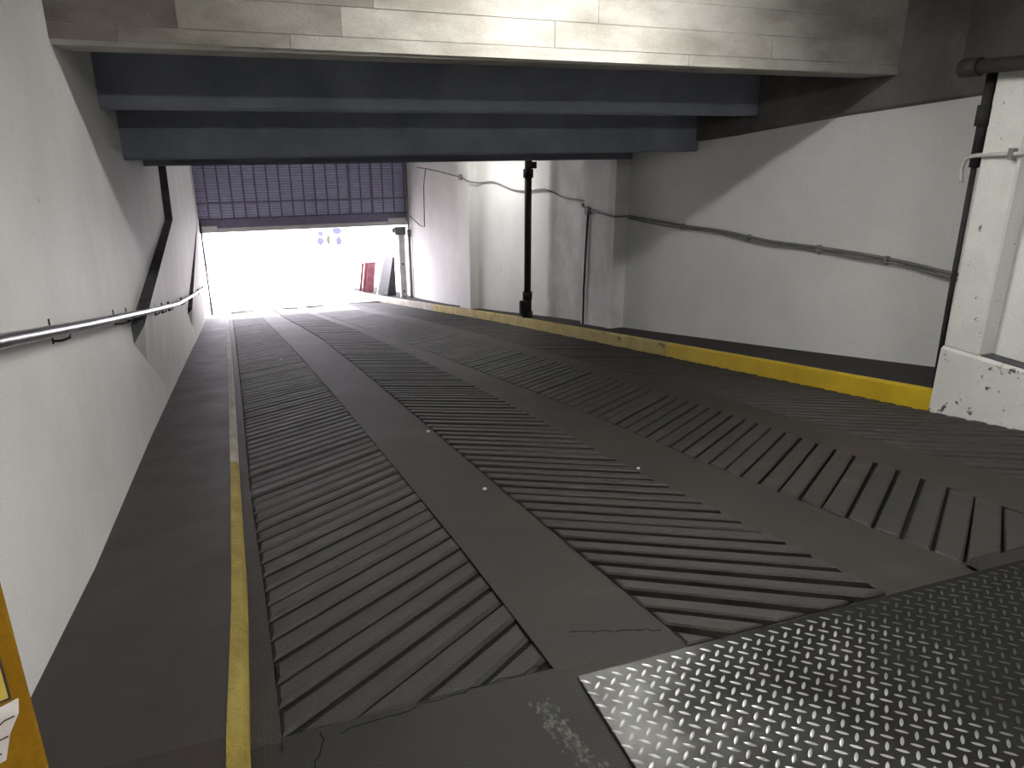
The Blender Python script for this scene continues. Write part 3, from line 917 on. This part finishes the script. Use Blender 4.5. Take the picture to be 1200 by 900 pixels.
# ---------------------------------------------------------------- yellow cabinet at the left edge
cabn = empty('yellow_cabinet', (-0.4, 0.8, WALK_L))
tag(cabn, 'yellow steel cabinet with stickers at the lower left corner', 'cabinet')
ex, ey = -0.258, 0.75
ux, uy = -0.924, -0.383          # along the front, to the left
nx, ny = -0.383, 0.924           # into the cabinet
def cb(u, v, z): return (ex + ux * u + nx * v, ey + uy * u + ny * v, z)
def cbox(u0, u1, v0, v1, z0, z1, nm, m, b=0.004, parent=cabn):
    g = MB().bevel_box(u0, u1, v0, v1, z0, z1, b)
    g.v = [cb(*p) for p in g.v]
    return g.build(nm, m, parent)
cbox(0, 0.27, 0, 0.2, WALK_L, 1.115, 'body', 'cabinet_yellow', 0.003)
cbox(-0.0, 0.27, -0.004, 0.204, 1.1, 1.13, 'top_cap', 'cabinet_yellow', 0.004)
st = cbox(0.017, 0.16, -0.0012, 0.001, 0.955, 1.020, 'sticker', 'sticker', 0.0004)
for (u0, u1, z0, z1) in ((0.0155, 0.0178, 0.953, 1.022), (0.0155, 0.16, 1.0197, 1.022), (0.0155, 0.16, 0.953, 0.9553)):
    cbox(u0, u1, -0.0018, 0.0, z0, z1, 'border', 'ink', 0.0003, st)
ps = MB()
pv = [cb(0.010, -0.0015, 0.950), cb(0.013, -0.004, 0.935), cb(0.024, -0.0025, 0.915), cb(0.033, -0.0015, 0.885), cb(0.15, -0.0015, 0.87), cb(0.15, -0.0015, 0.935), cb(0.06, -0.003, 0.945)]
pb = [Vector(p) + Vector((nx, ny, 0)) * 0.0012 for p in pv]
n_ = len(pv)
ps.add(pv + pb, [tuple(range(n_)), tuple(range(n_, 2 * n_))[::-1]] + [(i, (i + 1) % n_, (i + 1) % n_ + n_, i + n_) for i in range(n_)])
pp_ = ps.build('torn_paper', 'paper', cabn)
for k, (u, z, L) in enumerate(((0.017, 0.934, 0.03), (0.026, 0.914, 0.03), (0.035, 0.897, 0.04))):
    g = MB().tube([cb(u + L * t, -0.0045, z - 0.006 * t + 0.003 * math.sin(9 * t)) for t in (0, .3, .6, 1)], 0.0008, 6)
    g.build('pen_line', 'ink', pp_)

# ---------------------------------------------------------------- floor marks and litter
def ribbon(name, pts, w, m, parent, z=0.0006):
    v, f = [], []
    for i, (x, y) in enumerate(pts):
        a = Vector(pts[max(i - 1, 0)])
        b = Vector(pts[min(i + 1, len(pts) - 1)])
        d = (b - a).normalized()
        nn = Vector((-d.y, d.x)) * w * (0.4 + 0.6 * R.random())
        for s in (1, -1):
            v.append((x + s * nn.x, y + s * nn.y, zr(y) + z))
    for i in range(len(pts) - 1):
        f.append((2 * i, 2 * i + 1, 2 * i + 3, 2 * i + 2))
    return obj(name, v, f, m, parent)


def jag(p, q, n, j):
    return [(p[0] + (q[0] - p[0]) * i / n + R.uniform(-j, j), p[1] + (q[1] - p[1]) * i / n + R.uniform(-j, j)) for i in range(n + 1)]
ribbon('crack', jag((0.86, 1.80), (1.12, 1.70), 12, 0.008), 0.003, 'crack', ramp)
ribbon('crack', jag((0.10, 1.60), (0.72, 1.66), 20, 0.008), 0.003, 'crack', ramp, 0.002)
ribbon('crack', jag((0.06, 1.64), (0.02, 1.45), 8, 0.008), 0.003, 'crack', floor, 0.001)
# pale splash
g = MB()
for i in range(150):
    t = R.random()
    cx, cy = 0.628 + 0.05 * t + R.gauss(0, 0.014), 1.53 - 0.27 * t
    r_ = R.uniform(0.002, 0.0085)
    pts = [(cx + r_ * math.cos(a) * R.uniform(.5, 1.3), cy + 1.5 * r_ * math.sin(a) * R.uniform(.5, 1.3)) for a in [k * math.pi / 3.5 for k in range(7)]]
    zf = 0.0006 + i * 0.00001
    g.add([(x, y, zf) for x, y in pts] + [(x, y, 0.0002) for x, y in pts], [tuple(range(7))] + [(k, (k + 1) % 7, (k + 1) % 7 + 7, k + 7) for k in range(7)])
o = g.build('pale_splash', 'salt', floor)
o['kind'] = 'stuff'

LIT = ((1.045, 3.30, 'white crumb of litter on the left edge of the second ribbed strip'), (1.08, 4.70, 'white crumb of litter farther down beside the second ribbed strip'),
       (1.905, 3.22, 'white crumb of litter on the right edge of the second ribbed strip'), (0.30, 9.6, 'tiny white crumb of litter far down the leftmost ribbed strip'))
for k, (x, y, lab) in enumerate(LIT):
    g = MB()
    s = 0.010 + R.random() * 0.005
    pts = []
    for a in range(6):
        t = a * math.pi / 3
        pts.append((x + s * math.cos(t) * R.uniform(.6, 1.2), y + s * math.sin(t) * R.uniform(.6, 1.2)))
    base = [(p[0], p[1], zr(p[1]) + 0.001 + 0.004) for p in pts]
    topv = [(x + (p[0] - x) * .6, y + (p[1] - y) * .6, zr(p[1]) + 0.015) for p in pts]
    g.add(base + topv, [tuple(range(6))[::-1], tuple(range(6, 12))] + [(i, (i + 1) % 6, (i + 1) % 6 + 6, i + 6) for i in range(6)])
    tag(g.build('litter_crumb', 'crumb'), lab, 'litter', 'litter crumbs on the ramp')

# ---------------------------------------------------------------- outside the gate
ZS = zr(30)
street = MB().box(-30, 40, 22.9, 60, ZS - 0.4, ZS).build('street', 'street')
tag(street, 'sunlit pale street outside the gate', 'street', kind='structure')
apron = loft('apron', frange(22.0, 27, 1), lambda y: [(-12, zr(y) - 0.3), (14, zr(y) - 0.3), (14, zr(y) + 0.005), (-12, zr(y) + 0.005)], 'street')
tag(apron, 'sunlit pale concrete apron just outside the gate', 'apron', kind='structure')
for (nm, x0, x1, lab) in (('apron', -12, -1.2, 'pale sunlit ground left of the ramp outside'), ('apron', 3.9, 14, 'pale sunlit ground right of the ramp outside')):
    tag(MB().box(x0, x1, Y_GATE + 0.3, 22.1, zr(20) - 0.6, zr(20) + 0.1).build(nm, 'street'), lab, 'ground', kind='structure')

o = loft('apron', frange(19.45, 22.1, 0.5), lambda y: [(interp(CB, y) + 0.003, zr(y) - 0.03), (interp(CR, y) - 0.003, zr(y) - 0.03), (interp(CR, y) - 0.003, zr(y) + 0.012), (interp(CB, y) + 0.003, zr(y) + 0.012)], 'street')
tag(o, 'pale sunlit concrete between the curbs just past the gate', 'apron', kind='structure')

bld = empty('building', (0, 34, ZS))
tag(bld, 'white sunlit building across the street outside', 'building')
MB().box(-14, 18, 34, 38, ZS, ZS + 9).build('wall', 'facade', bld)
for k in range(6):
    w = MB().box(-10 + k * 4, -8.4 + k * 4, 33.95, 34.05, ZS + 4.2, ZS + 5.8).build('window', 'banner_white', bld)
    MB().box(-9.9 + k * 4, -8.5 + k * 4, 33.93, 33.96, ZS + 4.3, ZS + 5.7).build('pane', 'board_dark', w)


def slab(name, p, ex_, ez_, th, m, parent=None):
    """thin board: corner p, edge vectors ex_ and ez_, thickness vector th"""
    p, a, b, t = Vector(p), Vector(ex_), Vector(ez_), Vector(th)
    v = [p, p + a, p + a + b, p + b, p + t, p + a + t, p + a + b + t, p + b + t]
    return MB().add(v, [(0, 3, 2, 1), (4, 5, 6, 7), (0, 1, 5, 4), (1, 2, 6, 5), (2, 3, 7, 6), (3, 0, 4, 7)]).build(name, m, parent)


zo = zr(19.5) + WALK_R
wall_o = MB().box(3.95, 4.2, Y_GATE + 0.26, 26, zo - 0.4, 0.6).build('wall_outside', 'facade')
tag(wall_o, 'white outside wall beyond the right gate post', 'wall', kind='structure')
o = slab('leaning_board', (3.24, 19.62, zo), (0.30, 0.05, 0), (0.42, -0.02, 1.75), (0.02, -0.02, 0), 'board_white')
tag(o, 'tall white board leaning on the wall outside the gate', 'board')
o = slab('leaning_board', (3.48, 19.32, zo), (0.24, 0, 0), (0.20, 0, 1.02), (0, 0.03, 0), 'board_dark')
me = o.data
for i in (2, 6):
    me.vertices[i].co.x -= 0.20
tag(o, 'dark pointed board leaning beside the white gate post', 'board')
for k, (x, y, h, w, mm, lab) in enumerate(((3.13, 20.7, 0.88, 0.21, 'board_red', 'dark red board, nearest of the stack leaning outside'),
                                           (3.07, 20.95, 0.86, 0.12, 'board_red', 'red board behind the nearest one of the leaning stack'),
                                           (3.02, 21.2, 0.84, 0.07, 'board_red', 'narrow red board farthest back in the leaning stack'))):
    o = slab('red_board', (x, y, zr(y) + 0.1), (w, 0.02, 0), (0.12, 0, h), (0.0, 0.025, 0), mm)
    tag(o, lab, 'board', 'red boards outside the gate')

bn = empty('banner', (2.4, 22.0, -1.2))
tag(bn, 'white hanging banner with blue prints outside the gate', 'banner')
slab('cloth', (1.95, 22.0, -1.95), (0.85, 0, 0), (0, 0, 1.0), (0, 0.01, 0), 'banner_white', bn)
MB().tube([(1.8, 22.0, -0.92), (2.95, 22.0, -0.92)], 0.02, 8).build('hanging_rod', 'painted_steel', bn)
for x in (1.82, 2.93):
    MB().tube([(x, 22.02, zr(22)), (x, 22.02, -0.9)], 0.02, 8).build('stand_pole', 'board_white', bn)
def blot(cx, cz, rx, rz, m, nm='print'):
    v = [(cx + rx * math.cos(t) * R.uniform(.75, 1.1), 21.993, cz + rz * math.sin(t) * R.uniform(.75, 1.1)) for t in [2 * math.pi * k / 12 for k in range(12)]]
    v += [(a, 21.999, c) for a, b_, c in v]
    MB().add(v, [tuple(range(12)), tuple(range(12, 24))[::-1]] + [(i, (i + 1) % 12, (i + 1) % 12 + 12, i + 12) for i in range(12)]).build(nm, m, bn)
blot(2.14, -1.32, 0.075, 0.08, 'banner_blue')
blot(2.12, -1.52, 0.10, 0.12, 'banner_blue')
blot(2.35, -1.5, 0.05, 0.14, 'banner_green')
blot(2.60, -1.25, 0.13, 0.10, 'banner_blue')
blot(2.64, -1.55, 0.09, 0.14, 'banner_blue')
